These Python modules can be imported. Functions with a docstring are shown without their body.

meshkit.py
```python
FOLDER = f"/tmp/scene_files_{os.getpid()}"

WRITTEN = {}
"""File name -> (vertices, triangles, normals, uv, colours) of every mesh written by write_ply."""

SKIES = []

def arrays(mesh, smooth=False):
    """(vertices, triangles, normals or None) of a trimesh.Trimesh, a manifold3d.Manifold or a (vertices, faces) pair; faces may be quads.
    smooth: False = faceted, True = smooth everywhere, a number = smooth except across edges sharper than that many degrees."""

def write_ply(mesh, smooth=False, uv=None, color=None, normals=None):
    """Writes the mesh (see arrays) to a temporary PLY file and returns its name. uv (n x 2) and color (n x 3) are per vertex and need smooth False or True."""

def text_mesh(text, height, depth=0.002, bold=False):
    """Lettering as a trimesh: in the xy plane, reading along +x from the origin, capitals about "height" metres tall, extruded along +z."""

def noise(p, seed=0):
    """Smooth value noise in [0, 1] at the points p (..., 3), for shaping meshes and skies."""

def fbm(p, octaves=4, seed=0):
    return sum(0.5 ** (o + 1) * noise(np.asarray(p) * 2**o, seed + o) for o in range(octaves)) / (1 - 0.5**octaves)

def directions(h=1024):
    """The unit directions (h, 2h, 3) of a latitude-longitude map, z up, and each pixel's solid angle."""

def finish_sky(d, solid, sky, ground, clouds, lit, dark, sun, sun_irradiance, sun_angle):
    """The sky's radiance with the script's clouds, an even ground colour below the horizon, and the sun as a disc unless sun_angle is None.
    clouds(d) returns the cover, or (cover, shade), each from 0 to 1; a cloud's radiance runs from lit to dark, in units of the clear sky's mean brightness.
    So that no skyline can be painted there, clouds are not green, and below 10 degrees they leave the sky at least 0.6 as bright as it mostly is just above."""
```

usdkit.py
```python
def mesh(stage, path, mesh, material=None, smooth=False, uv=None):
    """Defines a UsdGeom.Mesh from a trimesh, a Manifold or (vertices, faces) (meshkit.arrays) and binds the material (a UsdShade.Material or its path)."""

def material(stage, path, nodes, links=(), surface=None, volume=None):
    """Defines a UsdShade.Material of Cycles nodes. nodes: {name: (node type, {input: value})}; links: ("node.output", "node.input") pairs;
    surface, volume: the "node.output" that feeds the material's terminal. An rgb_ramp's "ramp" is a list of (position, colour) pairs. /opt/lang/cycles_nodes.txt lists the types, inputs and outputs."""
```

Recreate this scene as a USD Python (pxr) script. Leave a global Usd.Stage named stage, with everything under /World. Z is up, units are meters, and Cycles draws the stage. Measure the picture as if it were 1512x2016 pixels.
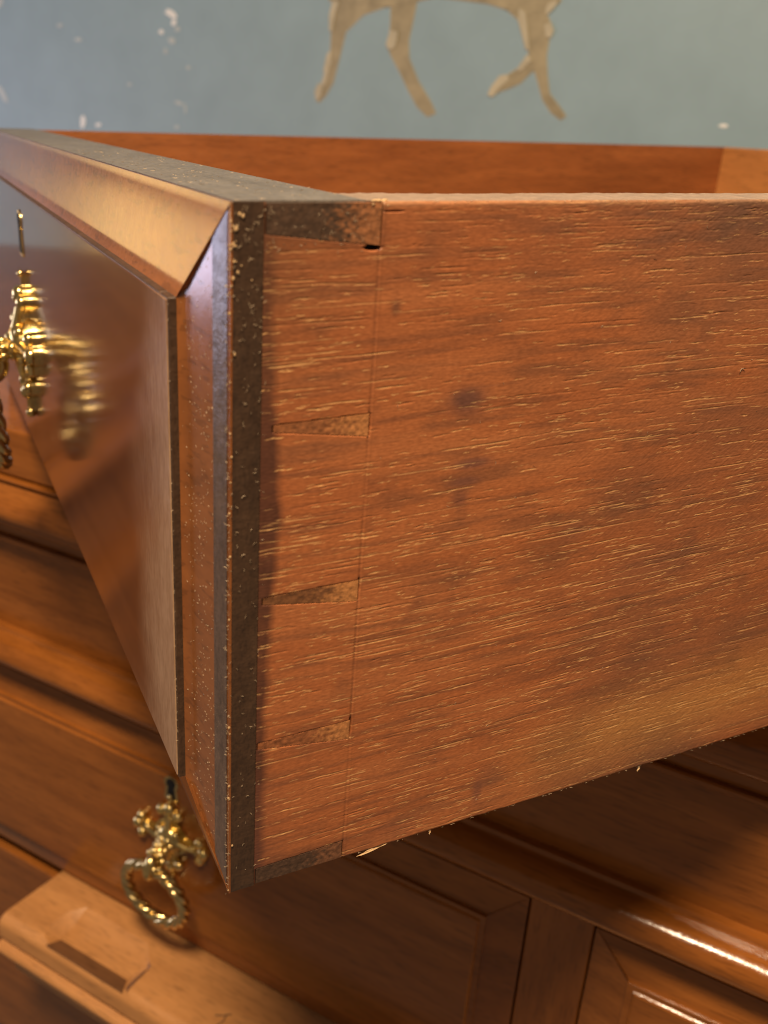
import math, random
import numpy as np, trimesh, manifold3d as m3
from shapely.geometry import Polygon, Point
from shapely.ops import unary_union
from pxr import Usd, UsdGeom, UsdLux, UsdShade, Gf, Sdf, Vt
import usdkit, meshkit

rng = np.random.default_rng(7); random.seed(7)
stage = Usd.Stage.CreateInMemory()
UsdGeom.SetStageUpAxis(stage, 'Z'); UsdGeom.SetStageMetersPerUnit(stage, 1.0)
UsdGeom.Xform.Define(stage, '/World'); UsdGeom.Scope.Define(stage, '/World/Looks')

# ---------------------------------------------------------------- camera, lamps, exposure
ZO = 1.0                                  # height of the drawer's top edge; world X runs along the cabinet, Y into it
TH = math.radians(53.65)                  # the drawer lies askew on the cabinet
R3 = np.array([[math.cos(TH), -math.sin(TH), 0], [math.sin(TH), math.cos(TH), 0], [0, 0, 1]])
CAM = np.array([0.06219463, -0.089006, 0.00985935])
RIGHT = np.array([0.86162764, 0.50645137, 0.03323891]); UP = np.array([-0.2122905, 0.30013553, 0.92997387]); FWD = np.array([-0.46101037, 0.8083475, -0.36611988])
FPX = 1782.61
cam = UsdGeom.Camera.Define(stage, '/World/camera')
M4 = Gf.Matrix4d(*[float(v) for v in (*RIGHT, 0, *UP, 0, *(-FWD), 0, CAM[0], CAM[1], CAM[2] + ZO, 1)])
cam.AddTransformOp().Set(M4)
FL = FPX / 1512 * 36
cam.CreateFocalLengthAttr(FL); cam.CreateHorizontalApertureAttr(36.0); cam.CreateVerticalApertureAttr(48.0)
cam.CreateHorizontalApertureOffsetAttr((756 - 603.25) / 1512 * 36); cam.CreateVerticalApertureOffsetAttr((923.54 - 1008) / 1512 * 36)
cam.CreateFStopAttr(FL / 1.3); cam.CreateFocusDistanceAttr(0.158)
cam.CreateClippingRangeAttr(Gf.Vec2f(0.01, 100)); cam.CreateExposureAttr(0.0)

def aim(x, pos, target):
    pos = np.array(pos, float); z = pos - np.array(target, float); z /= np.linalg.norm(z)
    a = np.cross([0, 0, 1.0], z); a = np.array([1.0, 0, 0]) if np.linalg.norm(a) < 1e-6 else a / np.linalg.norm(a); b = np.cross(z, a)
    x.AddTransformOp().Set(Gf.Matrix4d(*[float(v) for v in (*a, 0, *b, 0, *z, 0, *pos, 1)]))

key = UsdLux.DiskLight.Define(stage, '/World/ceiling_spot'); key.CreateRadiusAttr(0.085)
key.CreateIntensityAttr(152.0); key.CreateColorAttr(Gf.Vec3f(1.0, 0.78, 0.52))
KD = np.array([0.10, -0.41, 0.91]) / np.linalg.norm([0.10, -0.41, 0.91])
aim(key, KD * 0.72 + [0.0, 0.04, ZO - 0.06], (0.02, 0.05, ZO - 0.1))
warm = UsdLux.RectLight.Define(stage, '/World/shop_light_warm'); warm.CreateWidthAttr(0.30); warm.CreateHeightAttr(1.4)
warm.CreateIntensityAttr(2.3); warm.CreateColorAttr(Gf.Vec3f(1.0, 0.61, 0.21)); aim(warm, (-1.31, 0.47, ZO - 0.64), (0, 0, ZO - 0.05))
cool = UsdLux.RectLight.Define(stage, '/World/window_light'); cool.CreateWidthAttr(0.62); cool.CreateHeightAttr(0.36)
cool.CreateIntensityAttr(7.0); cool.CreateColorAttr(Gf.Vec3f(0.70, 0.72, 1.0)); aim(cool, (-1.40, -0.10, ZO - 0.09), (0, 0, ZO - 0.05))
dome = UsdLux.DomeLight.Define(stage, '/World/room_light'); dome.CreateIntensityAttr(0.048); dome.CreateColorAttr(Gf.Vec3f(1.0, 0.76, 0.56))

# ---------------------------------------------------------------- helpers
names = {}
def path_of(name, parent):
    base = (parent.GetPath() if parent is not None else Sdf.Path('/World')).AppendChild(name)
    k = names.get(str(base), 0); names[str(base)] = k + 1
    return str(base) if k == 0 else f'{base}_{k:03d}'
def tag(o, label=None, category=None, group=None, kind=None):
    p = o.GetPrim() if hasattr(o, 'GetPrim') else o
    for a, b in (('label', label), ('category', category), ('group', group), ('kind', kind)):
        if b: p.SetCustomDataByKey(a, b)
    return p
def thing(name, label, category, loc, rot=0.0, group=None):
    x = UsdGeom.Xform.Define(stage, path_of(name, None)); x.AddTranslateOp().Set(Gf.Vec3d(*map(float, loc)))
    if rot: x.AddRotateZOp().Set(rot)
    return tag(x, label, category, group)
def obj(name, mesh, mat, parent=None, smooth=False, color=None, label=None, kind=None):
    m = usdkit.mesh(stage, path_of(name, parent), mesh, mat, smooth=smooth)
    if color is not None:
        UsdGeom.PrimvarsAPI(m).CreatePrimvar('tone', Sdf.ValueTypeNames.Color3fArray, 'vertex').Set(Vt.Vec3fArray.FromNumpy(np.asarray(color, np.float32)))
    if label or kind: tag(m, label, kind=kind)
    return m.GetPrim()
def cat(*ms): return trimesh.util.concatenate(list(ms))
def box(x0, x1, y0, y1, z0, z1):
    b = trimesh.creation.box([x1 - x0, y1 - y0, z1 - z0]); b.apply_translation([(x0 + x1) / 2, (y0 + y1) / 2, (z0 + z1) / 2]); return b
def bevel_box(x0, x1, y0, y1, z0, z1, c=0.0005):
    pts = []
    for sx, x in ((1, x0), (-1, x1)):
        for sy, y in ((1, y0), (-1, y1)):
            for sz, z in ((1, z0), (-1, z1)):
                pts += [(x + sx * c, y + sy * c, z), (x + sx * c, y, z + sz * c), (x, y + sy * c, z + sz * c)]
    return trimesh.convex.convex_hull(np.array(pts))
def along_x(pts, x0, x1):
    """A (Y, z) profile run along X."""
    m = trimesh.creation.extrude_polygon(Polygon(pts), x1 - x0, engine='earcut')
    v = np.array(m.vertices); m.vertices = np.stack([v[:, 2] + x0, v[:, 0], v[:, 1]], 1); return m
def shift(m, d):
    m = m.copy(); m.apply_translation(d); return m
def tube(points, radius, n=6, closed=False):
    P = np.asarray(points, float); N = len(P); r = np.broadcast_to(radius, N)
    T = np.roll(P, -1, 0) - np.roll(P, 1, 0) if closed else np.gradient(P, axis=0)
    T /= np.linalg.norm(T, axis=1, keepdims=True) + 1e-12
    ref = np.array([0.31, 0.52, 0.79]); A = np.cross(T, ref); A /= np.linalg.norm(A, axis=1, keepdims=True) + 1e-12; B = np.cross(T, A)
    ang = np.arange(n) / n * 2 * np.pi
    V = (P[:, None] + r[:, None, None] * (np.cos(ang)[None, :, None] * A[:, None] + np.sin(ang)[None, :, None] * B[:, None])).reshape(-1, 3)
    F = []
    for i in range(N if closed else N - 1):
        j = (i + 1) % N
        for k in range(n):
            l = (k + 1) % n
            F += [(i * n + k, i * n + l, j * n + l), (i * n + k, j * n + l, j * n + k)]
    if not closed:
        for base, flip in ((0, 0), ((N - 1) * n, 1)):
            for k in range(1, n - 1):
                F.append((base, base + k + 1, base + k) if not flip else (base, base + k, base + k + 1))
    return trimesh.Trimesh(V, np.array(F), process=False)
def ball(c, r, sub=2, s=(1, 1, 1)):
    b = trimesh.creation.icosphere(sub, r); b.apply_scale(s); b.apply_translation(c); return b

# ---------------------------------------------------------------- materials
LOOKS = '/World/Looks/'
def wood(name, dark, light, scale, rough=0.22, coat=0.4, bump=0.02, streak=9.0, pores=0.25, spec=0.5, rvar=0.08):
    """Polished timber: scale stretches the grain (small number along it)."""
    s = np.array(scale, float)
    return usdkit.material(stage, LOOKS + name, {
        'tc': ('texture_coordinate', {}),
        'mp': ('mapping', {'scale': tuple(s)}), 'n1': ('noise_texture', {'scale': streak, 'detail': 8.0, 'roughness': 0.72, 'distortion': 0.3}),
        'r1': ('rgb_ramp', {'ramp': [(0.30, dark), (0.70, light)]}),
        'mb': ('mapping', {'scale': tuple(0.35 + 0.2 * s)}), 'n2': ('noise_texture', {'scale': 28.0, 'detail': 4.0, 'roughness': 0.6}),
        'r2': ('rgb_ramp', {'ramp': [(0.28, (0.70, 0.67, 0.64)), (0.70, (1.08, 1.06, 1.03))]}),
        'mx': ('mix', {'mix_type': 'multiply', 'fac': 0.8}),
        'mp2': ('mapping', {'scale': tuple(s * 1.0)}), 'n3': ('noise_texture', {'scale': 95.0, 'detail': 2.0, 'roughness': 0.5}),
        'r3': ('rgb_ramp', {'ramp': [(0.34, (1 - pores,) * 3), (0.44, (1, 1, 1))]}),
        'mx2': ('mix', {'mix_type': 'multiply', 'fac': 1.0}),
        'n4': ('noise_texture', {'scale': 420.0, 'detail': 3.0, 'roughness': 0.65}),
        'rr': ('map_range', {'from_min': 0.3, 'from_max': 0.7, 'to_min': rough - rvar, 'to_max': rough + rvar}),
        'bp': ('bump', {'strength': 0.5, 'distance': bump * 0.01}),
        'p': ('principled_bsdf', {'coat_weight': coat, 'coat_roughness': max(rough - 0.06, 0.06), 'specular_ior_level': spec})},
        [('tc.object', 'mp.vector'), ('mp.vector', 'n1.vector'), ('n1.fac', 'r1.fac'), ('tc.object', 'mb.vector'), ('mb.vector', 'n2.vector'), ('n2.fac', 'r2.fac'),
         ('r1.color', 'mx.color1'), ('r2.color', 'mx.color2'), ('tc.object', 'mp2.vector'), ('mp2.vector', 'n3.vector'), ('n3.fac', 'r3.fac'),
         ('mx.color', 'mx2.color1'), ('r3.color', 'mx2.color2'), ('mx2.color', 'p.base_color'), ('tc.object', 'n4.vector'), ('n4.fac', 'rr.value'), ('rr.result', 'p.roughness'),
         ('n4.fac', 'bp.height'), ('bp.normal', 'p.normal')], surface='p.BSDF')
CABL = (0.37, 0.125, 0.024); CABD = (0.23, 0.070, 0.011)
W_cab = wood('cabinet_wood', CABD, CABL, (1.2, 14, 14), rough=0.18, coat=0.15, rvar=.05, spec=.35)
W_cabv = wood('cabinet_upright_wood', CABD, CABL, (14, 14, 1.2), rough=0.2, coat=0.15, rvar=.05, spec=.35)
W_slide = wood('slide_wood', (0.46, 0.205, 0.066), (0.60, 0.285, 0.100), (1.4, 12, 12), rough=0.42, coat=0.0)
W_shade = wood('recess_shade_wood', (0.14, 0.06, 0.024), (0.21, 0.095, 0.038), (1.4, 12, 12), rough=0.5, coat=0.0)  # darker slide wood for the shade painted into the recess
W_dark = wood('carcass_wood', (0.035, 0.012, 0.004), (0.08, 0.027, 0.009), (1.2, 12, 12), rough=0.5, coat=0.0)
W_front = wood('drawer_face_wood', (0.08, 0.025, 0.009), (0.15, 0.048, 0.016), (14, 1.2, 14), rough=0.10, coat=0.35, bump=0.006, rvar=0.03)
W_face = usdkit.material(stage, LOOKS + 'dusty_sheen_face_wood', {
    'tc': ('texture_coordinate', {}), 'sx': ('separate_xyz', {}), 'mp': ('mapping', {'scale': (14, 1.2, 14)}), 'n1': ('noise_texture', {'scale': 9.0, 'detail': 6.0, 'roughness': 0.6, 'distortion': 0.5}),
    'r1': ('rgb_ramp', {'ramp': [(0.3, (0.08, 0.025, 0.010)), (0.7, (0.15, 0.048, 0.017))]}),
    'nw': ('noise_texture', {'scale': 38.0, 'detail': 3.0}), 'wv': ('math', {'math_type': 'multiply_add', 'value2': 0.034, 'value3': -0.017}),
    'zt': ('math', {'math_type': 'multiply_add', 'value2': 0.20, 'value3': -0.010}), 'ad': ('math', {'math_type': 'add'}), 'ad2': ('math', {'math_type': 'add'}),
    'mr': ('map_range', {'range_type': 'smoothstep', 'from_min': 0.012, 'from_max': 0.044, 'to_min': 0.72, 'to_max': 0.0, 'clamp': True}),
    'mf': ('mapping', {'scale': (1, 0.8, 0.22)}), 'nf': ('noise_texture', {'scale': 1300.0, 'detail': 5.0, 'roughness': 0.65}), 'rf': ('map_range', {'from_min': 0.34, 'from_max': 0.66, 'to_min': 0.78, 'to_max': 1.16, 'clamp': True}), 'mm': ('math', {'math_type': 'multiply', 'use_clamp': True}),
    'mx': ('mix', {'color2': (0.52, 0.32, 0.18)}), 'rr': ('map_range', {'to_min': 0.11, 'to_max': 0.42}), 'bp': ('bump', {'strength': 0.25, 'distance': 0.00002}),  # beige sheen over a dusty film put into the colour by the near edge
    'p': ('principled_bsdf', {'coat_weight': 0.2, 'coat_roughness': 0.12})},
    [('tc.object', 'mp.vector'), ('mp.vector', 'n1.vector'), ('n1.fac', 'r1.fac'), ('tc.object', 'sx.vector'), ('tc.object', 'nw.vector'), ('nw.fac', 'wv.value1'), ('sx.z', 'zt.value1'), ('sx.y', 'ad.value1'), ('wv.value', 'ad.value2'),
     ('ad.value', 'ad2.value1'), ('zt.value', 'ad2.value2'), ('ad2.value', 'mr.value'), ('tc.object', 'mf.vector'), ('mf.vector', 'nf.vector'), ('nf.fac', 'rf.value'), ('mr.result', 'mm.value1'), ('rf.result', 'mm.value2'),
     ('mm.value', 'mx.fac'), ('r1.color', 'mx.color1'), ('mx.color', 'p.base_color'), ('mm.value', 'rr.value'), ('rr.result', 'p.roughness'), ('nf.fac', 'bp.height'), ('bp.normal', 'p.normal')], surface='p.BSDF')
W_bevel = wood('drawer_bevel_wood', (0.22, 0.07, 0.018), (0.36, 0.125, 0.032), (10, 2.2, 10), rough=0.2, coat=0.35, bump=0.004, rvar=.025)
W_block = wood('drawer_block_wood', (0.050, 0.026, 0.014), (0.090, 0.047, 0.025), (30, 30, 9), rough=0.48, coat=0.0, bump=0.04, streak=22)
W_dust = wood('dusty_wood', (0.085, 0.053, 0.038), (0.16, 0.103, 0.076), (20, 20, 6), rough=0.33, coat=0.2, bump=0.03, streak=40)
W_dtop = wood('dusty_sheen_top_wood', (0.13, 0.11, 0.095), (0.22, 0.19, 0.165), (20, 6, 20), rough=0.4, coat=0.0, bump=0.05, streak=40)  # dusty wood with the grey wall reflection put into its colour
W_inner = wood('drawer_inside_wood', (0.22, 0.068, 0.019), (0.40, 0.14, 0.04), (1.4, 14, 14), rough=0.5, coat=0.0)
W_back = wood('drawer_back_wood', (0.48, 0.20, 0.06), (0.60, 0.27, 0.085), (14, 1.4, 14), rough=0.55, coat=0.0)
W_pin = usdkit.material(stage, LOOKS + 'pin_wood', {
    'at': ('attribute', {'attribute': 'tone'}), 'tc': ('texture_coordinate', {}), 'n': ('noise_texture', {'scale': 1500.0, 'detail': 3.0}),
    'r': ('rgb_ramp', {'ramp': [(0.3, (0.6, 0.6, 0.6)), (0.7, (1.25, 1.25, 1.25))]}), 'mx': ('mix', {'mix_type': 'multiply', 'fac': 1.0}),
    'bp': ('bump', {'strength': 0.8, 'distance': 0.0001}), 'p': ('principled_bsdf', {'roughness': 0.62})},
    [('tc.object', 'n.vector'), ('n.fac', 'r.fac'), ('at.color', 'mx.color1'), ('r.color', 'mx.color2'), ('mx.color', 'p.base_color'), ('n.fac', 'bp.height'), ('bp.normal', 'p.normal')], surface='p.BSDF')
W_side = usdkit.material(stage, LOOKS + 'side_wood', {
    'at': ('attribute', {'attribute': 'tone'}), 'tc': ('texture_coordinate', {}), 'mp': ('mapping', {'scale': (0.35, 1, 1)}), 'n': ('noise_texture', {'scale': 3200.0, 'detail': 2.0}),
    'r': ('rgb_ramp', {'ramp': [(0.3, (0.82, 0.80, 0.78)), (0.7, (1.14, 1.15, 1.16))]}), 'mx': ('mix', {'mix_type': 'multiply', 'fac': 1.0}),
    'bp': ('bump', {'strength': 0.5, 'distance': 0.00004}), 'p': ('principled_bsdf', {'roughness': 0.44, 'specular_ior_level': 0.5})},
    [('tc.object', 'mp.vector'), ('mp.vector', 'n.vector'), ('n.fac', 'r.fac'), ('at.color', 'mx.color1'), ('r.color', 'mx.color2'), ('mx.color', 'p.base_color'), ('n.fac', 'bp.height'), ('bp.normal', 'p.normal')], surface='p.BSDF')
def plain(name, color, rough=0.5, metallic=0.0, nscale=300.0, var=0.25, bump=0.00003, spec=0.5):
    c = np.array(color)
    return usdkit.material(stage, LOOKS + name, {
        'tc': ('texture_coordinate', {}), 'n': ('noise_texture', {'scale': nscale, 'detail': 4.0, 'roughness': 0.6}),
        'r': ('rgb_ramp', {'ramp': [(0.3, tuple(c * (1 - var))), (0.7, tuple(np.minimum(c * (1 + var), 1)))]}), 'bp': ('bump', {'strength': 0.5, 'distance': bump}),
        'p': ('principled_bsdf', {'roughness': rough, 'metallic': metallic, 'specular_ior_level': spec})},
        [('tc.object', 'n.vector'), ('n.fac', 'r.fac'), ('r.color', 'p.base_color'), ('n.fac', 'bp.height'), ('bp.normal', 'p.normal')], surface='p.BSDF')
BRASS = plain('brass', (0.76, 0.57, 0.24), 0.22, 1.0, 260.0, 0.3, 0.00002)
BRASS_RING = plain('ring_brass', (0.70, 0.53, 0.25), 0.22, 1.0, 260.0, 0.35, 0.00003)
HOLE = plain('keyhole_dark', (0.006, 0.004, 0.003), 0.9, var=0.1)
WALL = plain('panel_paint', (0.295, 0.415, 0.475), 0.5, 0.0, 22.0, 0.06, 0.0004)
HALO = plain('gilt_halo', (0.42, 0.44, 0.39), 0.5, 0.0, 90.0, 0.12, 0.0002)
GILT = plain('gilt_paint', (0.37, 0.315, 0.20), 0.5, 0.0, 60.0, 0.22, 0.0002)
GILT_LIGHT = plain('gilt_highlight', (0.52, 0.47, 0.34), 0.5, 0.0, 60.0, 0.15, 0.0002)
FLECK = plain('fleck_white', (0.86, 0.87, 0.85), 0.5, 0.0, 80.0, 0.08)
FLECKG = plain('fleck_grey', (0.50, 0.56, 0.56), 0.5, 0.0, 80.0, 0.1)
LINT_AND_GLINTS = plain('lint_and_glints', (0.46, 0.34, 0.22), 0.7, 0.0, 200.0, 0.2)
SPLINTER = plain('splinter_wood', (0.62, 0.40, 0.20), 0.6, 0.0, 900.0, 0.2)
INK = plain('scratch_ink', (0.07, 0.04, 0.02), 0.7, 0.0, 600.0, 0.3)

# ---------------------------------------------------------------- painted panel behind (setting)
WY = 0.62
def ray(px):
    return RIGHT * (px[0] - 603.25) / FPX - UP * (px[1] - 923.54) / FPX + FWD
def on_wall(px, y=WY):
    q = ray(px); return CAM + (y - CAM[1]) / q[1] * q
panel = thing('painted_panel', 'blue-grey painted wall panel with a gilded walking animal, behind the open drawer', 'panel', (-0.3, WY, ZO - 1.0))
PO = np.array([-0.3, WY, ZO - 1.0])
obj('board', box(-1.20 + 0.3, 0.75 + 0.3, 0, 0.03, 0.0, 2.1), WALL, panel)
def flat_shape(pxs, t, mat, name, parent, label=None, rad=0.0, lift=0.0):
    pts = np.array([on_wall(p) for p in pxs]); poly = Polygon(pts[:, [0, 2]]).buffer(0)
    if rad: poly = poly.buffer(rad).buffer(-rad * 0.6)
    polys = list(getattr(poly, 'geoms', [poly])); ms = []
    for g in polys:
        m = trimesh.creation.extrude_polygon(g, t, engine='earcut'); v = np.array(m.vertices)
        m.vertices = np.stack([v[:, 0] - PO[0], -v[:, 2] - lift, v[:, 1] + ZO - PO[2]], 1); ms.append(m)
    m = cat(*ms); m.fix_normals()
    return obj(name, m, mat, parent, label=label)
# legs follow the picture; the body above the frame is a plain four-legged animal
beast = [[(668, -20), (655, 25), (654, 60), (652, 110), (640, 150), (626, 185), (628, 200), (640, 188), (655, 162), (668, 110), (680, 62), (715, 28), (770, 8), (790, -20)],
         [(772, -20), (771, 40), (769, 65), (764, 90), (772, 110), (788, 140), (806, 178), (822, 208), (842, 228), (856, 222), (846, 200), (822, 160), (804, 115), (803, 80), (812, 40), (824, -20)],
         [(930, -25), (985, 6), (1000, 18), (1022, 38), (1034, 62), (1036, 85), (1044, 105), (1050, 125), (1060, 158), (1070, 195), (1086, 220), (1104, 234), (1112, 228), (1098, 208), (1080, 185), (1076, 150), (1074, 110), (1080, 75), (1084, 50), (1074, 25), (1090, 8), (1096, -25)],
         [(1045, 108), (1024, 134), (1002, 148), (985, 160), (968, 180), (970, 186), (985, 178), (1002, 172), (1024, 162), (1044, 142), (1054, 136)],
         [(650, 0), (770, 12), (860, -8), (960, 5), (1040, 30), (1100, 5), (1130, -60), (1170, -130), (1205, -190), (1250, -195), (1262, -214), (1225, -238), (1190, -250), (1178, -285), (1166, -250), (1130, -190), (1075, -140), (960, -128), (820, -138), (700, -145), (650, -100), (640, -40)]]
for k, b in enumerate(beast):
    flat_shape(b, 0.0002, HALO, 'painted_outline', panel, rad=0.0032)
    flat_shape(b, 0.0004 + 0.00008 * k, GILT, 'painted_animal' if k == 4 else 'painted_leg', panel, rad=0.0012)
for hk, hl in enumerate(([(652, 100), (645, 108), (638, 140), (645, 142), (652, 125)], [(628, 165), (621, 180), (624, 198), (632, 188), (636, 168)], [(645, 118), (640, 145), (634, 166), (640, 168), (648, 140)],
           [(656, 5), (650, 30), (650, 60), (655, 60), (660, 25), (668, 5)], [(968, 172), (962, 186), (970, 190), (984, 172), (1002, 156), (998, 148), (985, 150)],
           [(1024, 18), (1022, 40), (1030, 70), (1036, 95), (1042, 98), (1038, 60), (1034, 25)], [(1074, 50), (1076, 70), (1084, 74), (1090, 60), (1084, 46)], [(1076, 18), (1082, 8), (1098, 2), (1092, 14), (1078, 28)],
           [(1040, 108), (1024, 130), (1020, 140), (1030, 136), (1046, 118)], [(770, 60), (762, 88), (768, 98), (778, 92), (784, 64)])):
    flat_shape(hl, 0.0003, GILT_LIGHT, 'painted_highlight', panel, rad=0.0012, lift=0.0006 + 0.00005 * hk)
def blob(cx, cy, rx, ry, ang=0, n=12):
    c, s = math.cos(ang), math.sin(ang)
    return [(cx + (math.cos(t) * rx * k) * c - (math.sin(t) * ry * k) * s, cy + (math.cos(t) * rx * k) * s + (math.sin(t) * ry * k) * c) for t, k in ((i / n * 2 * math.pi, rng.uniform(0.8, 1.15)) for i in range(n))]
for cx, cy, rx, ry, a, m in ((337, 27, 13, 7, 0.5, FLECK), (343, 44, 5, 7, 0.3, FLECK), (350, 57, 6, 5, 0.6, FLECKG), (318, 63, 5, 5, 0, FLECK), (338, 80, 8, 6, 0.5, FLECKG), (326, 101, 4, 6, 0, FLECKG),
                             (371, 133, 4, 4, 0, FLECKG), (163, 240, 5, 14, 0.08, FLECK), (194, 246, 6, 4, 0, FLECK), (118, 50, 6, 4, -.3, FLECKG), (154, 78, 8, 4, 0.1, FLECKG), (6, 186, 20, 5, 1.1, FLECKG), (0, 6, 5, 12, 0.3, FLECKG),
                             (352, 203, 9, 4, 0.4, FLECKG), (365, 214, 2, 10, 0, FLECKG), (348, 250, 5, 4, 0, FLECKG), (1425, 248, 10, 4, 0, FLECK), (255, 166, 5, 3, 0, FLECKG)):
    flat_shape(blob(cx, cy, rx, ry, a), 0.0003, m, 'pale_fleck', panel)  # white and grey flecks laid flat on the panel

# ---------------------------------------------------------------- cabinet
CX0, CX1 = -0.625, 0.385
cab = thing('cabinet', 'polished mahogany cabinet with moulded drawer fronts beneath the loose drawer', 'cabinet', (0, 0.14, ZO - 1.0))
CO = np.array([0, 0.14, ZO - 1.0])
def cobj(name, mesh, mat, parent=cab, smooth=False, **k):
    m = mesh.copy(); m.apply_translation([-CO[0], -CO[1], ZO - CO[2]]); return obj(name, m, mat, parent, smooth, **k)
def arc(cy, cz, r, a0, a1, n=8, ry=None):
    return [(cy + (ry or r) * math.cos(math.radians(a)), cz + r * math.sin(math.radians(a))) for a in np.linspace(a0, a1, n)]
cobj('carcass', box(CX0 + .004, CX1 - .004, .152, .575, -1.0, -.1265), W_dark)
cobj('top_board', along_x([(.59, -.1255), (.59, -.1054), (.1372, -.1054), (.1362, -.1060), (.1358, -.1072), (.1358, -.1238), (.1366, -.1250), (.138, -.1255)], CX0, CX1), W_cab, smooth=35)
cobj('cornice_moulding', along_x([(.152, -.1258), (.1352, -.1258), (.1346, -.1261), (.1343, -.1267), (.1346, -.1272), (.1366, -.1276)] + [(.1366 - .0082 * math.sin(t * math.pi / 2) ** 1.3, -.1274 - .0112 * t) for t in np.linspace(.1, 1, 9)] + [(.1288, -.1404), (.1330, -.1416), (.1385, -.1420), (.1385, -.1432)] + arc(.1385, -.1460, .0026, 90, 270, 7, ry=.0024) + [(.1385, -.1502), (.1405, -.1512), (.1405, -.1545), (.152, -.1545)], CX0, CX1), W_cab, smooth=30)
cobj('frieze_fillet', along_x([(.152, -.1547), (.1388, -.1547), (.1383, -.1552), (.1383, -.1565), (.1400, -.1580), (.152, -.1580)], CX0, CX1), W_cab, smooth=30)
cobj('frieze_panel', box(CX0, CX1, .1435, .152, -.2035, -.1582), W_cab)
cobj('waist_moulding', along_x([(.152, -.2010), (.1404, -.2010), (.1398, -.2024)] + arc(.1388, -.2092, .0064, 88, 268, 14, ry=.0082) + [(.1404, -.2160), (.152, -.2160)], CX0, CX1), W_cab, smooth=35)
for x0, x1 in ((-.6245, -.6005), (-.3000, -.2805), (.0199, .0401), (.3405, .3845)):
    cobj('stile', bevel_box(x0, x1, .1400, .152, -.3238, -.2182, .0004), W_cabv)
cobj('rail', bevel_box(CX0, CX1, .1405, .152, -.47, -.3330, .0006), W_cab, label='plain brown rail below the closed drawers')
cobj('base_panel', bevel_box(CX0, CX1, .1440, .152, -1.0, -.4705, .0006), W_cab)

def frame_strip(o, i, flip=False, n=7):
    """Four mitred strips of a moulded border. o, i: outer and inner rectangles (u0,u1,v0,v1); returns each as (pts in u,v,h) with a coved profile."""
    (a0, a1, b0, b1), (c0, c1, d0, d1) = o, i
    O = [(a0, b1), (a1, b1), (a1, b0), (a0, b0)]; I = [(c0, d1), (c1, d1), (c1, d0), (c0, d0)]
    return [(O[k], O[(k + 1) % 4], I[(k + 1) % 4], I[k]) for k in range(4)]
def cove_strip(q, prof, base):
    """q: outer a,b, inner b,a; prof: (t, h) across the strip, closed down to height base. Returns a trimesh in (u, v, h)."""
    oa, ob, ib, ia = map(np.array, q); V = []
    for t, h in prof:
        V += [(*(oa + (ia - oa) * t), h), (*(ob + (ib - ob) * t), h)]
    V += [(*ia, base), (*ib, base), (*oa, base), (*ob, base)]
    n = len(prof) + 2; F = []
    for k in range(n):
        a, b, c, d = 2 * k, 2 * k + 1, 2 * ((k + 1) % n), 2 * ((k + 1) % n) + 1
        F += [(a, b, d), (a, d, c)]
    for k in range(1, n - 1):
        F += [(0, 2 * k, 2 * k + 2), (1, 2 * k + 3, 2 * k + 1)]
    m = trimesh.Trimesh(np.array(V, float), np.array(F), process=False); m.fix_normals(); return m
BEV = [(t, max(0.0, .0021 * (t - .05) / .85) + .0007 * max(0, (t - .84) / .16) ** 2) for t in (0, .05, .10, .2, .35, .5, .65, .78, .84, .88, .92, .96, 1.0)]

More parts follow.
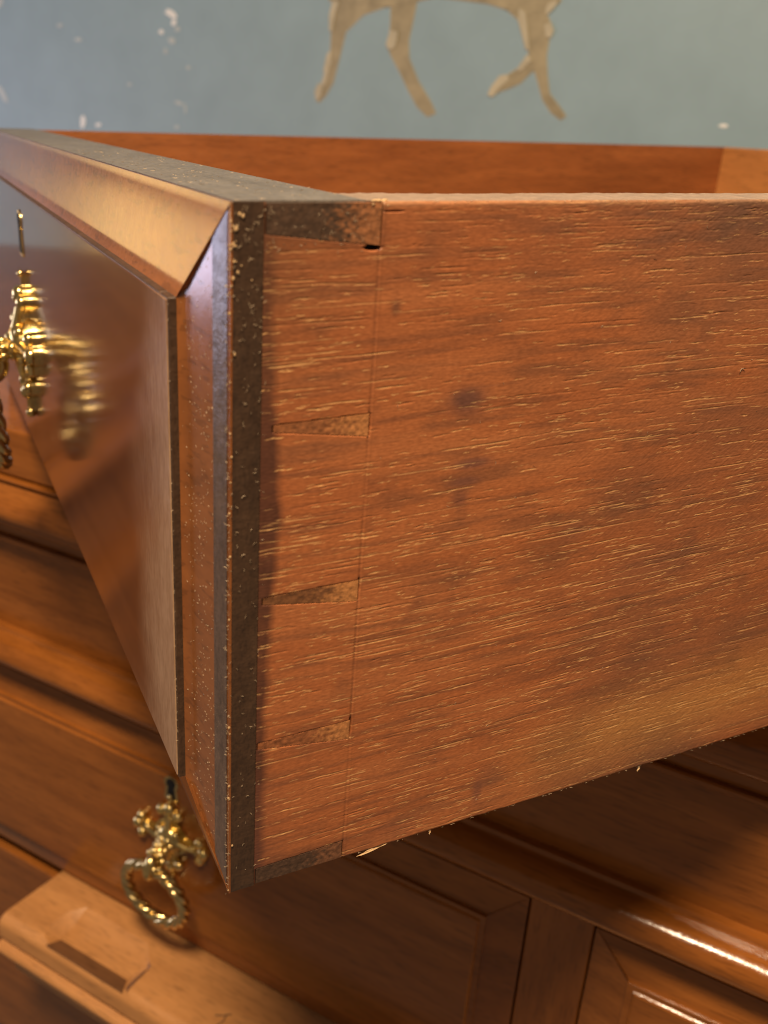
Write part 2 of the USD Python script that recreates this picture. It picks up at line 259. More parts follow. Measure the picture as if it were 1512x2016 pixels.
def rope_ring(R, r_off, r_str, turns, strands=3, n=150, k=7):
    ms = []
    t = np.linspace(0, 2 * np.pi, n, endpoint=False)
    for s in range(strands):
        ph = turns * t + s * 2 * np.pi / strands; rr = R + r_off * np.cos(ph)
        ms.append(tube(np.stack([rr * np.cos(t), rr * np.sin(t), r_off * np.sin(ph)], 1), r_str, k, closed=True))
    return cat(*ms)
def handle_meshes(s=1.0):
    """Cast handle in (u right, v up, w out), the plate's centre at the origin: plate, post with eye, twisted ring."""
    lobes = [Point(0, 0).buffer(.0085)]
    for a in (0, 90, 180, 270):
        d = np.array([math.cos(math.radians(a)), math.sin(math.radians(a))]); n_ = np.array([-d[1], d[0]])
        L = .0135 if a in (90, 270) else .0155
        lobes.append(Polygon([d * 0 + n_ * .0045, d * L + n_ * .0028, d * L - n_ * .0028, -n_ * .0045]))
        for c, r in ((d * L, .0034), (d * (L - .001) + n_ * .004, .0026), (d * (L - .001) - n_ * .004, .0026)):
            lobes.append(Point(*c).buffer(r))
    lobes.append(Polygon([(-.0012, .015), (.0012, .015), (.0007, .0205), (-.0007, .0205)]))
    lobes.append(Polygon([(-.002, -.012), (.002, -.012), (.0012, -.021), (-.0012, -.021)]))
    outline = unary_union(lobes).buffer(.0007).buffer(-.0009)
    plate = trimesh.creation.extrude_polygon(outline, .0013, engine='earcut')
    top = trimesh.creation.extrude_polygon(outline.buffer(-.0011), .0009, engine='earcut'); top.apply_translation([0, 0, .0013])
    parts = [plate, top]
    beads = []
    for a in (0, 90, 180, 270):
        d = np.array([math.cos(math.radians(a)), math.sin(math.radians(a))]); n_ = np.array([-d[1], d[0]])
        L = .0135 if a in (90, 270) else .0155
        for c, r in ((d * (L + .0008), .0025), (d * (L - .001) + n_ * .0042, .0021), (d * (L - .001) - n_ * .0042, .0021), (d * (L - .0042), .0015)):
            beads.append(ball((*c, .0019), r, 2, (1, 1, .8)))
        beads.append(tube([(*(d * .003), .0034), (*(d * (L - .003)), .0026)], [.0020, .0009], 8))
    beads += [ball((0, .0200, .0011), .0011, 1), ball((0, -.0212, .0012), .0016, 1), ball((0, 0, .0026), .0062, 2, (1, 1, .6))]
    for a in range(8):
        beads.append(ball((.0058 * math.cos(a * math.pi / 4), .0058 * math.sin(a * math.pi / 4), .0032), .0015, 1))
    post = [tube([(0, -.0002, .003), (0, -.0015, .0075), (0, -.003, .0105)], [.0036, .0028, .0026], 10)]
    for k, (w, r, v) in enumerate(((.0052, .0036, -.0006), (.0078, .0034, -.0016), (.0104, .0040, -.0030))):
        post += [ball((r * .75 * math.cos(q), v + r * .75 * math.sin(q), w), r * .46, 1) for q in np.arange(6) * math.pi / 3 + .4 * k]
    th = np.linspace(0, 2 * np.pi, 24, endpoint=False)
    post.append(tube(np.stack([0 * th, -.0058 + .0042 * np.sin(th), .0122 + .0040 * np.cos(th)], 1), .0020, 8, closed=True))
    post += [ball((0, -.0030, .0140), .0026, 2), ball((.0022, -.0046, .0148), .0017, 1), ball((-.0022, -.0046, .0148), .0017, 1)]
    ring = rope_ring(.0146, .0013, .0014, 6, strands=3, n=200)
    ring.apply_transform(trimesh.transformations.rotation_matrix(.10, [1, 0, 0])); ring.apply_translation([0, -.0205, .0122])
    out = [cat(*parts), cat(*beads), cat(*post), ring]
    for m in out: m.apply_scale(s)
    return out
def keyhole_shape(h=.0095, r=.0022):
    return unary_union([Point(0, 0).buffer(r), Polygon([(-r * .55, 0), (r * .55, 0), (r * .95, -h + r), (-r * .95, -h + r)])])

# closed drawers of the cabinet: mapped (u -> X, v -> z, h -> -Y)
def to_cab(m, X0, Z0, Y0):
    m = m.copy(); v = np.array(m.vertices); m.vertices = np.stack([v[:, 0] + X0, Y0 - v[:, 2], v[:, 1] + Z0], 1); m.fix_normals() if m.is_watertight else None; return m
DT, DB = -.2212, -.3236
def closed_drawer(x0, x1, hx, label):
    d = cobj('drawer', box(x0 + .012, x1 - .012, .1362, .151, DB + .012, DT - .012), W_cab, label=label)
    o = (x0, x1, DB, DT); i = (x0 + .0134, x1 - .0134, DB + .0134, DT - .0134)
    for q in frame_strip(o, i):
        m = cove_strip(q, BEV, -.011); v = np.array(m.vertices); m.vertices = np.stack([v[:, 0], .1398 - v[:, 2], v[:, 1]], 1); m.fix_normals()
        obj('bevel', shift(m, [-CO[0], -CO[1], ZO - CO[2]]), W_cab, d, smooth=25)
    f = trimesh.convex.convex_hull(np.array([(a + sa * q, y, b + sb * q) for a, sa in ((i[0] + .0002, 1), (i[1] - .0002, -1)) for b, sb in ((i[2] + .0002, 1), (i[3] - .0002, -1)) for y, q in ((.1352, .0011), (.1356, .0006), (.1366, .0), (.1375, 0))]))
    obj('face_panel', shift(f, [-CO[0], -CO[1], ZO - CO[2]]), W_cab, d)
    if hx is not None:
        C0 = (hx, -.2635, .1352)
        for nm, m, mt in zip(('handle_plate', 'handle_beading', 'ring_post', 'handle_ring'), handle_meshes(1.0), (BRASS, BRASS, BRASS, BRASS_RING)):
            obj(nm, shift(to_cab(m, *C0), [-CO[0], -CO[1], ZO - CO[2]]), mt, d, smooth=50)
        esc = trimesh.creation.extrude_polygon(keyhole_shape().buffer(.0012), .0004, engine='earcut'); hole = trimesh.creation.extrude_polygon(keyhole_shape(), .0006, engine='earcut')
        obj('keyhole_plate', shift(to_cab(esc, hx, -.2375, .1352), [-CO[0], -CO[1], ZO - CO[2]]), BRASS_RING, d)
        obj('keyhole', shift(to_cab(hole, hx, -.2375, .1352), [-CO[0], -CO[1], ZO - CO[2]]), HOLE, d)
closed_drawer(-.2800, .0194, -.1217, 'closed drawer with a brass ring handle below the loose drawer corner')
closed_drawer(.0406, .3400, .19, 'closed drawer right of the narrow upright, moulded edge catching light')
closed_drawer(-.6000, -.3005, -.45, 'closed drawer at the left end of the cabinet')

# pull-out slide with a finger recess
prof = [(.30, -.3262), (.116, -.3262)] + arc(.1115, -.3313, .0051, 90, 172, 7) + [(.1060, -.3365), (.1080, -.3378), (.1080, -.3392), (.1056, -.3400)] + arc(.1056, -.3424, .0022, 90, 270, 6) + [(.1120, -.3452), (.1120, -.362), (.30, -.362)]
sl = along_x(prof, -.1930, .30)
v_ = np.array(sl.vertices); v_[:, 0] += np.where(v_[:, 0] < -.18, (v_[:, 1] - .142) * .15, 0); sl.vertices = v_
man = m3.Manifold(m3.Mesh(np.array(sl.vertices, np.float32), np.array(sl.faces, np.uint32)))
top_plan = [(-.1760, .1150), (-.1742, .1100), (-.1700, .1072), (-.1272, .1072), (-.1262, .1082), (-.1250, .1222), (-.1335, .1310), (-.1690, .1315), (-.1745, .1250)]
low_plan = [(-.1695, .1160), (-.1688, .1148), (-.1312, .1148), (-.1306, .1190), (-.1370, .1220), (-.1690, .1230)]
scoop = trimesh.convex.convex_hull(np.array([(x, y, z) for x, y in top_plan for z in (-.3262, -.3232)] + [(x, y, -.3296) for x, y in low_plan]))
sman = m3.Manifold(m3.Mesh(np.array(scoop.vertices, np.float32), np.array(scoop.faces, np.uint32)))
res = man - sman
mm = res.to_mesh(); slm = trimesh.Trimesh(np.array(mm.vert_properties[:, :3], float), np.array(mm.tri_verts), process=True)
slide = cobj('pull_out_slide', slm, W_slide, smooth=20, label='pale pulled-out slide with a finger recess in its top')
def shade_strip(quad, up=.00012):  # thin dark sheet laid on a slope where the recess lip throws shade
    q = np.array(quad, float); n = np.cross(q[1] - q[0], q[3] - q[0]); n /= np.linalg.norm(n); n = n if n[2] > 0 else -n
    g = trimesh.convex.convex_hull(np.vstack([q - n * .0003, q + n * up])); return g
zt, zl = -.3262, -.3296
gm = cat(shade_strip([(-.1700, .1074, zt - .0001), (-.1274, .1074, zt - .0001), (-.1313, .1146, zl + .0001), (-.1686, .1146, zl + .0001)]), shade_strip([(-.1262, .1084, zt - .0001), (-.1251, .1220, zt - .0001), (-.1275, .1205, zt - .0017), (-.1285, .1110, zt - .0017)]),
         shade_strip([(-.1252, .1224, zt - .0001), (-.1300, .1276, zt - .0001), (-.1308, .1262, zt - .0010), (-.1268, .1218, zt - .0010)]))
obj('recess_shade', shift(gm, [-CO[0], -CO[1], ZO - CO[2]]), W_shade, slide, label='dark strips painted for the shade inside the finger recess')
tm = cat(tube([(-.0895, .1190, -.3261), (-.0868, .1205, -.3261), (-.0842, .1228, -.3261)], .00022, 5), tube([(-.0855, .1212, -.3261), (-.0852, .1185, -.3261), (-.0864, .1160, -.3261)], .00022, 5))
obj('scratch', shift(tm, [-CO[0], -CO[1], ZO - CO[2]]), INK, slide)

# ---------------------------------------------------------------- the loose drawer (local frame: x along its side, y along its front, z up from its top edge)
H, W, LD, T2, TS, SL, TJ = .105, .3003, .392, .0181, .0125, .0043, .0199
dr = thing('loose_drawer', 'open mahogany drawer with dovetailed side, lying askew on the cabinet top', 'drawer', (0, 0, ZO - H), math.degrees(TH))
def dobj(name, mesh, mat, parent=dr, smooth=False, **k):
    return obj(name, shift(mesh, [0, 0, H]), mat, parent, smooth, **k)
# front: block, four mitred bevels, raised face
WD = .0134
fb = trimesh.creation.extrude_polygon(Polygon([(.0004, .0001), (SL, .0001), (SL, .0026), (T2, .0026), (T2, W), (.0004, W)]), H, engine='earcut'); fb.apply_translation([0, 0, -H])
front = dobj('front', fb, W_block, label='dark dusty block of the drawer front')
for q in frame_strip((0, W, -H, 0), (WD, W - WD, -H + WD, -WD)):
    m = cove_strip(q, BEV, -.0003); v = np.array(m.vertices); m.vertices = np.stack([.0001 - v[:, 2], v[:, 0], v[:, 1]], 1); m.fix_normals()
    obj('bevel', shift(m, [0, 0, H]), W_bevel, front, smooth=25)
es = trimesh.Trimesh(np.array([(.00003, .0008, -.0010), (.00003, .0008, -H + .0010), (-.00067, .0044, -H + .0046), (-.00067, .0044, -.0046)]), np.array([(0, 1, 2), (0, 2, 3)]), process=False)
obj('dusty_edge', shift(es, [-.00006, 0, H]), W_dust, front, label='grey dusty outer strip of the near bevel')
dt = trimesh.creation.extrude_polygon(Polygon([(.0007, .0006), (T2 - .0002, .0006), (T2 - .0002, W - .0004), (.0007, W - .0004)]), .0003, engine='earcut')
obj('dusty_sheen_top', shift(dt, [0, 0, H - .0002]), W_dtop, front, label='dusty top edge of the drawer front, grey wall reflection painted in')
st = cat(*[bevel_box(*b, .0002) for b in ((-.00405, -.0004, WD - .00012, WD + .004, -H + WD - .0001, -WD + .0001), (-.00405, -.0004, WD + .0041, W - WD - .0041, -WD - .004, -WD + .00012), (-.00405, -.0004, WD + .0041, W - WD - .0041, -H + WD - .0001, -H + WD + .004))])
obj('step', shift(st, [0, 0, H]), W_block, front, label='dark dusty step round the raised face')
fp = bevel_box(-.0042, -.0002, WD, W - WD, -H + WD, -WD, .00035)
obj('face_panel', shift(fp, [0, 0, H]), W_face, front, label='polished raised face of the drawer front')
# handle and keyhole on the face: u -> -y (right when looking at the face), v -> z, w -> -x
def to_face(m, y0, z0, x0=-.0042):
    m = m.copy(); v = np.array(m.vertices); m.vertices = np.stack([x0 - v[:, 2], y0 - v[:, 0], v[:, 1] + z0], 1); return m
HY, HZ = .172, -.0565
hm = [to_face(m, HY, HZ) for m in handle_meshes(1.02)]
hp = dobj('handle', hm[0], BRASS, smooth=50, label='cast brass handle with twisted ring on the drawer face')
obj('beading', shift(hm[1], [0, 0, H]), BRASS, hp, smooth=50); obj('ring_post', shift(hm[2], [0, 0, H]), BRASS, hp, smooth=50); obj('ring', shift(hm[3], [0, 0, H]), BRASS_RING, hp, smooth=50)
esc = to_face(trimesh.creation.extrude_polygon(keyhole_shape(.011).buffer(.0010), .0003, engine='earcut'), HY + .001, -.0215); hole = to_face(trimesh.creation.extrude_polygon(keyhole_shape(.011), .0005, engine='earcut'), HY + .001, -.0215)
kh = dobj('keyhole', hole, HOLE); obj('keyhole_plate', shift(esc, [0, 0, H]), BRASS_RING, kh)

# dovetail pins: end grain of the front block showing in the side
PINS = [[(.0046, .0003), (.0046, -.0037), (.0198, -.0053), (.0198, .0003)], [(.0060, -.0278), (.0060, -.0287), (.0198, -.0307), (.0198, -.0275)], [(.0050, -.0530), (.0050, -.0540), (.0197, -.0562), (.0197, -.0528)],
        [(.0046, -.0775), (.0046, -.0785), (.0197, -.0807), (.0197, -.0773)], [(.0046, -.1017), (.0046, -.1046), (.0196, -.1046), (.0196, -.1012)]]
def in_poly(X, Z, poly, grow=0.0):
    """Signed distance (negative inside) of a convex polygon."""
    P = np.array(poly); c = P.mean(0); d = np.full(X.shape, -1e9)
    for a, b in zip(P, np.roll(P, -1, 0)):
        n = np.array([b[1] - a[1], -(b[0] - a[0])]); n /= np.linalg.norm(n)
        if (c - a) @ n > 0: n = -n
        d = np.maximum(d, (X - a[0]) * n[0] + (Z - a[1]) * n[1])
    return d - grow
def lattice(shape, period, seed):
    """Smooth noise on the grid with different scales along x and z."""
    return meshkit.fbm(np.stack([shape[0] / period[0], shape[1] / period[1], np.full(shape[0].shape, seed * 7.31)], -1), 3, seed)

# dense near grid with pores and tool marks as real relief
XE = .126; nx, nz = 620, 1080
xs = np.linspace(SL, XE, nx); zs = np.linspace(-H, 0, nz); X, Z = np.meshgrid(xs, zs)
dx, dz = xs[1] - xs[0], zs[1] - zs[0]
slope = .012 + .10 * (lattice((X, Z), (.06, .03), 3) - .5)
h = np.zeros_like(X); pore = np.zeros_like(X)
dens = lattice((X, Z), (.045, .010), 5)
def groove(x0, z0, L, wid, dep, seed, bend=0.0):
    i0, i1 = np.searchsorted(xs, x0 - L / 2), np.searchsorted(xs, x0 + L / 2)
    if i1 - i0 < 3: return
    xx = xs[i0:i1]; jz = int(np.clip((z0 + H) / dz, 0, nz - 1)); ix = int(np.clip((x0 - SL) / dx, 0, nx - 1))
    sl_ = slope[jz, ix] + bend; u = (xx - x0) / L
    zc = z0 + sl_ * (xx - x0) + .00009 * (np.interp(xx, np.linspace(xx[0], xx[-1], 6), rng.uniform(-1, 1, 6)))
    amp = dep * np.clip(1 - (2 * np.abs(u)) ** 4, 0, 1) * np.interp(xx, np.linspace(xx[0], xx[-1], 9), rng.uniform(.25, 1, 9))
    j0, j1 = max(0, int((zc.min() + H) / dz) - 6), min(nz, int((zc.max() + H) / dz) + 8)
    if j1 - j0 < 3: return
    g = np.exp(-((zs[j0:j1, None] - zc[None]) / wid) ** 2)
    tone = rng.uniform(.3, 1.15); h[j0:j1, i0:i1] = np.minimum(h[j0:j1, i0:i1], -amp[None] * g); pore[j0:j1, i0:i1] = np.maximum(pore[j0:j1, i0:i1], tone * g * amp[None] / dep)
n = 0
while n < 4200:
    x0, z0 = rng.uniform(SL, XE), rng.uniform(-H, 0)
    dd = dens[int((z0 + H) / dz) % nz, int((x0 - SL) / dx) % nx]
    if rng.random() > np.clip((dd - .28) * 2.6, .08, 1): continue
    big = rng.random() < .30; huge = rng.random() < .025
    groove(x0, z0, rng.uniform(.012, .030) if huge else float(np.clip(rng.lognormal(-5.35, .55), .002, .016)) if big else float(np.clip(rng.lognormal(-6.4, .5), .0006, .005)), rng.uniform(.00008, .00012) if big else rng.uniform(.00007, .00010), rng.uniform(.00005, .00009) if big else rng.uniform(.00002, .00005), n); n += 1
# fibres, slanted chatter marks, broad undulation
Zw = Z - slope * (X - .05)
h += .000018 * (lattice((X, Zw), (.0022, .00028), 11) - .5) * 2 + .00003 * (lattice((X, Zw), (.02, .004), 12) - .5)
cha = lattice((X * .82 + Z * .57, Z * .82 - X * .57), (.0016, .00030), 13) - .5
mask = np.clip((lattice((X, Z), (.03, .02), 14) - .35) * 3, 0, 1) * np.clip((X - .03) / .03, 0.15, 1)
h += .000045 * cha * mask
# scribed baseline, joints, chips
sc = .0199 + .00006 * np.interp(Z, np.linspace(-H, 0, 12), rng.uniform(-1, 1, 12))
line = np.exp(-((X - sc) / .00012) ** 2) * np.interp(Z, np.linspace(-H, 0, 22), rng.uniform(.2, 1, 22)); h -= .00016 * line
h += .00006 * np.exp(-((X - sc - .00028) / .00012) ** 2)
pin = np.minimum.reduce([in_poly(X, Z, p) for p in PINS])
gap = pin < .00005
h = np.where(gap, -.0008, h)
for cx, cz, rx, rz, d in ((.0189, -.0056, .0010, .00032, .0012), (.0198, -.0030, .00016, .0026, .0010), (.0068, -.0783, .00045, .0003, .0010), (.0215, -.0012, .0014, .00010, .0003), (.0199, -.0291, .00013, .0016, .0009), (.0198, -.0783, .00012, .0014, .0009), (.0198, -.0536, .00010, .0010, .0007)):
    h -= d * np.exp(-(((X - cx) / rx) ** 2 + ((Z - cz) / rz) ** 2) ** 2)
edge_t = .00025 + .00035 * lattice((X, Z * 0), (.0025, 1), 21); edge_b = .0003 + .0005 * lattice((X, Z * 0), (.002, 1), 22)
h -= .00030 * np.clip(1 + Z / edge_t, 0, 1) ** 2 + .00035 * np.clip(1 - (Z + H) / edge_b, 0, 1) ** 2
# colour of the side board: streaks, mottling, stains, broad tone gradients
base = np.array([.43, .134, .044]); pale = np.array([.52, .19, .070]); dark = np.array([.17, .066, .034]); grey = np.array([.16, .085, .055])
def mixc(c, d, k): return c * (1 - k[..., None]) + np.asarray(d) * k[..., None]
s1 = lattice((X, Zw), (.05, .0035), 31); s2 = lattice((X, Zw), (.012, .0010), 32); s3 = lattice((X, Z), (.022, .016), 33); s4 = lattice((X, Z), (.006, .004), 34)
col = np.broadcast_to(base, (*X.shape, 3)).copy()
col = mixc(col, pale, np.clip((s1 - .45) * 1.8, 0, .7)); col = mixc(col, dark, np.clip((.50 - s2) * 2.0, 0, .5))
col = mixc(col, dark, np.clip((s3 - .50) * 3.2, 0, .6) * np.clip((X - .025) / .03, 0, 1)); col = mixc(col, dark, np.clip((s4 - .58) * 2.0, 0, .35))
col = mixc(col, grey, np.clip((Z + .016) / .016, 0, 1) * np.clip((X - .035) / .03, 0, 1) * np.clip(.45 + 1.3 * (s4 - .4), 0, 1) * .85)
col = mixc(col, grey, np.clip((X - .055) / .05, 0, .55) * np.clip(.5 + 1.6 * (s3 - .45), 0, 1))  # greyer to the right: mottling, plus fading light put into the colour
col = mixc(col, (.56, .25, .075), .75 * np.clip(1 - np.abs(Z + H - .010 - .05 * (X - .05)) / .012, 0, 1) * np.clip(.4 + 1.4 * s2, 0, 1) * np.clip((X - .045) / .03, 0, 1))
for cx, cz, rx, rz, k, tint in ((.0353, -.0270, .0026, .0017, .80, (.13, .055, .042)), (.0352, -.0272, .0042, .0026, .35, (.16, .07, .05)), (.0372, -.0368, .0036, .0010, .75, (.12, .055, .05)), (.0362, -.0395, .0028, .0008, .6, (.14, .06, .05)), (.0356, -.0420, .0016, .0012, .55, (.14, .06, .045)),
                              (.0228, -.0133, .0007, .0011, .75, (.12, .05, .03)), (.0455, -.0992, .0010, .0024, .55, (.15, .06, .05)), (.0475, -.0965, .0035, .003, .4, (.2, .085, .05)), (.053, -.0535, .006, .0028, .45, (.17, .07, .035)), (.058, -.051, .003, .0018, .45, (.17, .075, .05)),
                              (.068, -.046, .008, .006, .4, (.16, .07, .04)), (.085, -.036, .010, .006, .35, (.15, .07, .045)), (.034, -.055, .008, .003, .3, (.2, .08, .04)), (.075, -.060, .010, .004, .3, (.16, .07, .05)), (.030, -.102, .005, .002, .3, (.2, .08, .05))):
    q = ((X - cx) / rx) ** 2 + ((Z - cz) / rz) ** 2
    col = mixc(col, tint, k * np.exp(-q ** 1.5 + .9 * (s4 - .5)).clip(0, 1))
upper_left_dark = np.clip(1 + Z / .034, 0, 1) * np.clip(1 - (X - .004) / .040, 0, 1) * np.clip(.25 + 1.5 * (s4 - .25), 0, 1)
col = mixc(col, (.20, .078, .036), .62 * upper_left_dark)  # darker toward the upper left corner
halo_d = np.minimum(in_poly(X, Z, PINS[0]), in_poly(X, Z, PINS[4]))
col = mixc(col, (.13, .052, .026), .75 * np.exp(-np.clip(halo_d, 0, 1) / .0007) * np.clip(.4 + 1.2 * s4, 0, 1))
# stain bled from the dark front block along the joint; tails also darker toward top and bottom
bleed = SL + .0007 + .0009 * lattice((X * 0, Z), (1, .004), 44) + .0016 * np.clip(1 - np.abs(Z + .042) / .030, 0, 1) * lattice((X * 0, Z), (1, .010), 41) * 2 + .0004 * lattice((X * 0, Z), (1, .0015), 42)
col = mixc(col, (.085, .032, .020), .9 * np.clip((bleed - X) / .0013 + .5, 0, 1) * np.clip(.6 + .8 * s4, 0, 1)); col = mixc(col, (.20, .075, .03), .7 * np.clip(1 - (X - SL) / .014, 0, 1) * np.clip(1 + Z / .03, 0, 1)); col = mixc(col, (.20, .07, .04), .4 * np.clip(1 - (X - SL) / .006, 0, 1) * (Z < -.085))
col = mixc(col, (.09, .03, .015), .55 * line); col = mixc(col, (.88, .50, .20), np.clip((pore - .18) * 1.4, 0, .85) * np.clip(.40 - Z / .030, .40, 1)); col = mixc(col, (.05, .018, .008), np.clip(np.roll(pore, -2, 0) - pore, 0, 1) * .4); col = mixc(col, (.02, .01, .006), np.clip((-h - .0003) / .0003, 0, 1))  # lit and shaded pore walls painted in: pale cores, offset dark lines
col = mixc(col, (.55, .33, .18), .6 * np.clip(1 + Z / .0009, 0, 1) * lattice((X, Z), (.003, .0006), 43) * (X > .02))
Y = -h
V = [np.stack([X, Y, Z], -1).reshape(-1, 3)]; Cc = [col.reshape(-1, 3)]
idx = np.arange(nx * nz).reshape(nz, nx)
F = [np.stack([idx[:-1, :-1], idx[:-1, 1:], idx[1:, 1:]], -1).reshape(-1, 3), np.stack([idx[:-1, :-1], idx[1:, 1:], idx[1:, :-1]], -1).reshape(-1, 3)]
side = trimesh.Trimesh(np.vstack(V), np.vstack(F), process=False)
sp = dobj('side_panel', side, W_side, smooth=True, color=col.reshape(-1, 3), label='near side of raw mahogany with dovetails, pores and stains')
# the rest of that board: worn top edge strip, body, far stretch
def toned(name, mesh, tone, mat=W_pin, parent=sp, var=.15, **k):
    c = np.asarray(tone) * (1 + var * (rng.random((len(mesh.vertices), 1)) - .5) * 2)
    return obj(name, shift(mesh, [0, 0, H]), mat, parent, color=c, **k)
body = cat(box(TJ, LD, .0012, TS, -H, -.0003), box(XE, LD, 0, .0012, -H, -.0003)); toned('board_core', body, (.33, .13, .05), var=.05)
nt = 500; tx = np.linspace(T2 + .0002, LD, nt); ty = np.linspace(.0003, TS, 8); TX, TY = np.meshgrid(tx, ty)
th_ = -.00015 + .00028 * (lattice((TX, TY), (.0012, .0008), 51) - .5) + .0002 * (lattice((TX, TY), (.006, .004), 52) - .5)
th_[0] -= .00025; tv = np.stack([TX, TY, th_], -1).reshape(-1, 3); ti = np.arange(nt * 8).reshape(8, nt)
tf = np.vstack([np.stack([ti[:-1, :-1], ti[:-1, 1:], ti[1:, 1:]], -1).reshape(-1, 3), np.stack([ti[:-1, :-1], ti[1:, 1:], ti[1:, :-1]], -1).reshape(-1, 3)])
tc_ = np.array([.32, .215, .15]) * (.6 + .9 * lattice((TX, TY), (.0015, .0008), 53))[..., None]  # pale from wear, with the grazing reflection put into the tone
obj('worn_sheen_top_edge', shift(trimesh.Trimesh(tv, tf, process=False), [0, 0, H]), W_side, sp, smooth=True, color=tc_.reshape(-1, 3))

pin_tones = [((.080, .041, .022), (.32, .122, .045)), ((.31, .110, .038), (.50, .200, .066)), ((.20, .078, .028), (.52, .215, .070)), ((.31, .105, .037), (.50, .200, .066)), ((.085, .043, .024), (.19, .078, .036))]
for p, (t0, t1) in zip([[(a, min(b, -.00015)) for a, b in q] for q in PINS], pin_tones):
    m = trimesh.creation.extrude_polygon(Polygon(p), .0022, engine='earcut'); m = m.subdivide_to_size(.0004)
    v = np.array(m.vertices); m.vertices = np.stack([v[:, 0], v[:, 2] - .00005 + .00007 * meshkit.noise(np.c_[v[:, :2] / .0008, v[:, 2] * 0], 5) * (v[:, 2] < .001), v[:, 1]], 1); m.fix_normals()
    k = np.clip((np.array(m.vertices)[:, 0] - .0045) / .0155, 0, 1); nn = meshkit.fbm(np.array(m.vertices) / .0005, 3, 9)
    k = np.clip((k - .58) * 4 + (nn - .5) * 2.2, 0, 1)[:, None]
    obj('dovetail_pin', shift(m, [0, 0, H]), W_pin, front, color=(np.array(t0) * (1 - k) + np.array(t1) * k) * (.84 + .32 * nn[:, None]))

far = dobj('side_panel', box(T2, LD, W - TS, W, -H, -.0002), W_inner, label='far side board seen across the open drawer')
back = dobj('back_panel', bevel_box(.3800, LD, TS, W - TS, -H + .002, -.0002, .0004), W_back, label='paler back board of the drawer')
dobj('bottom_panel', box(T2, .3800, TS, W - TS, -H + .003, -H + .009), W_back)

# splinters along the lower edge, lint and dust
def sliver(p0, p1, wdt, seed):
    p0, p1 = np.array(p0, float), np.array(p1, float); t = np.linspace(0, 1, 7)[:, None]
    P = p0 + (p1 - p0) * t + np.random.default_rng(seed).normal(0, wdt * .35, (7, 3)); return tube(P, wdt * np.array([.5, 1, .9, 1, .7, .5, .1]), 5)
for k, (x0, x1, dz_, w_) in enumerate(((.0290, .0226, -.0007, .00026), (.0268, .0242, -.0002, .0002), (.0372, .0366, -.0007, .00022), (.0836, .0828, -.0011, .00018))):
    dobj('splinter', sliver((x0, .0004, -H + .0002), (x1, .0001, -H + dz_), w_, k), SPLINTER, sp)
lint_and_glints = []
def fibre(p, n, L, r):
    n = np.array(n, float); a = rng.normal(size=3); a -= n * (a @ n); a /= np.linalg.norm(a); b = np.cross(n, a)
    t = np.linspace(-.5, .5, 5); k = rng.uniform(-.6, .6); lift = rng.uniform(.3, 1.0)
    P = np.array(p) + n * (r * .6) + L * (t[:, None] * a + k * (t ** 2)[:, None] * b * 2 + lift * .25 * (np.abs(t) * 2)[:, None] ** 2 * n * .5)
    lint_and_glints.append(tube(P, r * np.array([.4, 1, 1, 1, .4]), 3))
for _ in range(130):
    fibre((rng.uniform(.0002, SL + .0006), 0, rng.uniform(-H, 0) if rng.random() < .7 else -abs(rng.normal(0, .02))), (0, -1, 0), rng.uniform(.00015, .0007), rng.uniform(.000018, .000032))
for _ in range(90):
    fibre((rng.uniform(.0002, TJ), 0.0, -rng.uniform(.0004, .006)), (0, -1, 0), rng.uniform(.0002, .0008), rng.uniform(.000018, .00003))
for _ in range(220):
    fibre((rng.uniform(-.0004, .0003), abs(rng.normal(0, .00025)), rng.uniform(-H, 0)), (-.7, -.7, 0), rng.uniform(.00015, .0006), rng.uniform(.00002, .00004))
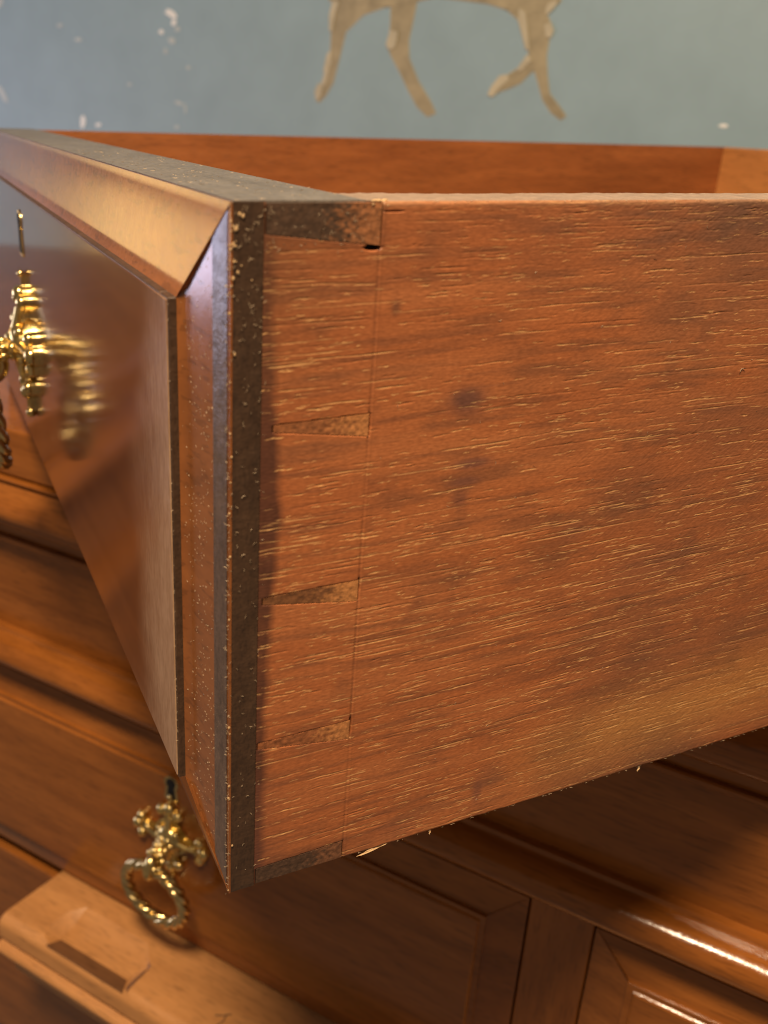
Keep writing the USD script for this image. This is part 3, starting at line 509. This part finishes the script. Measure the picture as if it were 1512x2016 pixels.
for _ in range(260):
    fibre((rng.uniform(-.0041, -.0024), WD, rng.uniform(-H + WD, -WD)), (0, -1, 0), rng.uniform(.00015, .0007), rng.uniform(.000018, .00003))
for _ in range(160):
    y_ = rng.uniform(0, .12); fibre((rng.uniform(.0005, T2), y_, .0001), (0, 0, 1), rng.uniform(.0002, .0008), rng.uniform(.00002, .00004))
for _ in range(420):
    t_ = rng.uniform(.35, .95); fibre((.0001 - np.interp(t_, [b[0] for b in BEV], [b[1] for b in BEV]), WD * t_, rng.uniform(-H + WD * t_, -WD * t_)), (-.97, -.2, 0), rng.uniform(.0001, .0004), rng.uniform(.00002, .00004))  # pale dashes added on the bevel to stand for pore glints
for _ in range(90):
    fibre((rng.uniform(.02, .12), 0, rng.uniform(-H, 0)), (0, -1, 0), rng.uniform(.0002, .0006), rng.uniform(.000018, .00003))
for _ in range(170):
    fibre((rng.uniform(.02, .125), rng.uniform(0, .0012), -.0001), (0, -.4, .9), rng.uniform(.00015, .0006), rng.uniform(.00002, .000035))
for _ in range(60):
    fibre((rng.uniform(.02, .125), .0001, -H + .0001), (0, -.5, -.85), rng.uniform(.0002, .0008), rng.uniform(.00002, .000035))
fibre((.0875, -.00005, -.0264), (0, -1, 0), .0012, .00008)
flecks = []
for _ in range(30):
    z_ = -.0012 - abs(rng.normal(0, .006)); x_ = abs(rng.normal(0, .0008)); r_ = rng.uniform(.00006, .00018)
    flecks.append(ball((x_, -.00002, z_), r_, 1, (1, .45, rng.uniform(.8, 1.8))))
for _ in range(16):
    flecks.append(ball((rng.uniform(.018, .0215), rng.uniform(-.0001, .0012), rng.uniform(-.0005, .0001)), rng.uniform(.0001, .00028), 1, (1.6, 1, .6)))
for _ in range(14):
    flecks.append(ball((abs(rng.normal(0, .0002)), -.00003, rng.uniform(-H, -.02)), rng.uniform(.00006, .00018), 1, (1, .5, 1.4)))
dobj('chipped_edge', cat(*flecks), SPLINTER, label='golden bare chips along the worn corner of the drawer front', kind='stuff')
dobj('lint_and_glints', cat(*lint_and_glints), LINT_AND_GLINTS, kind='stuff')
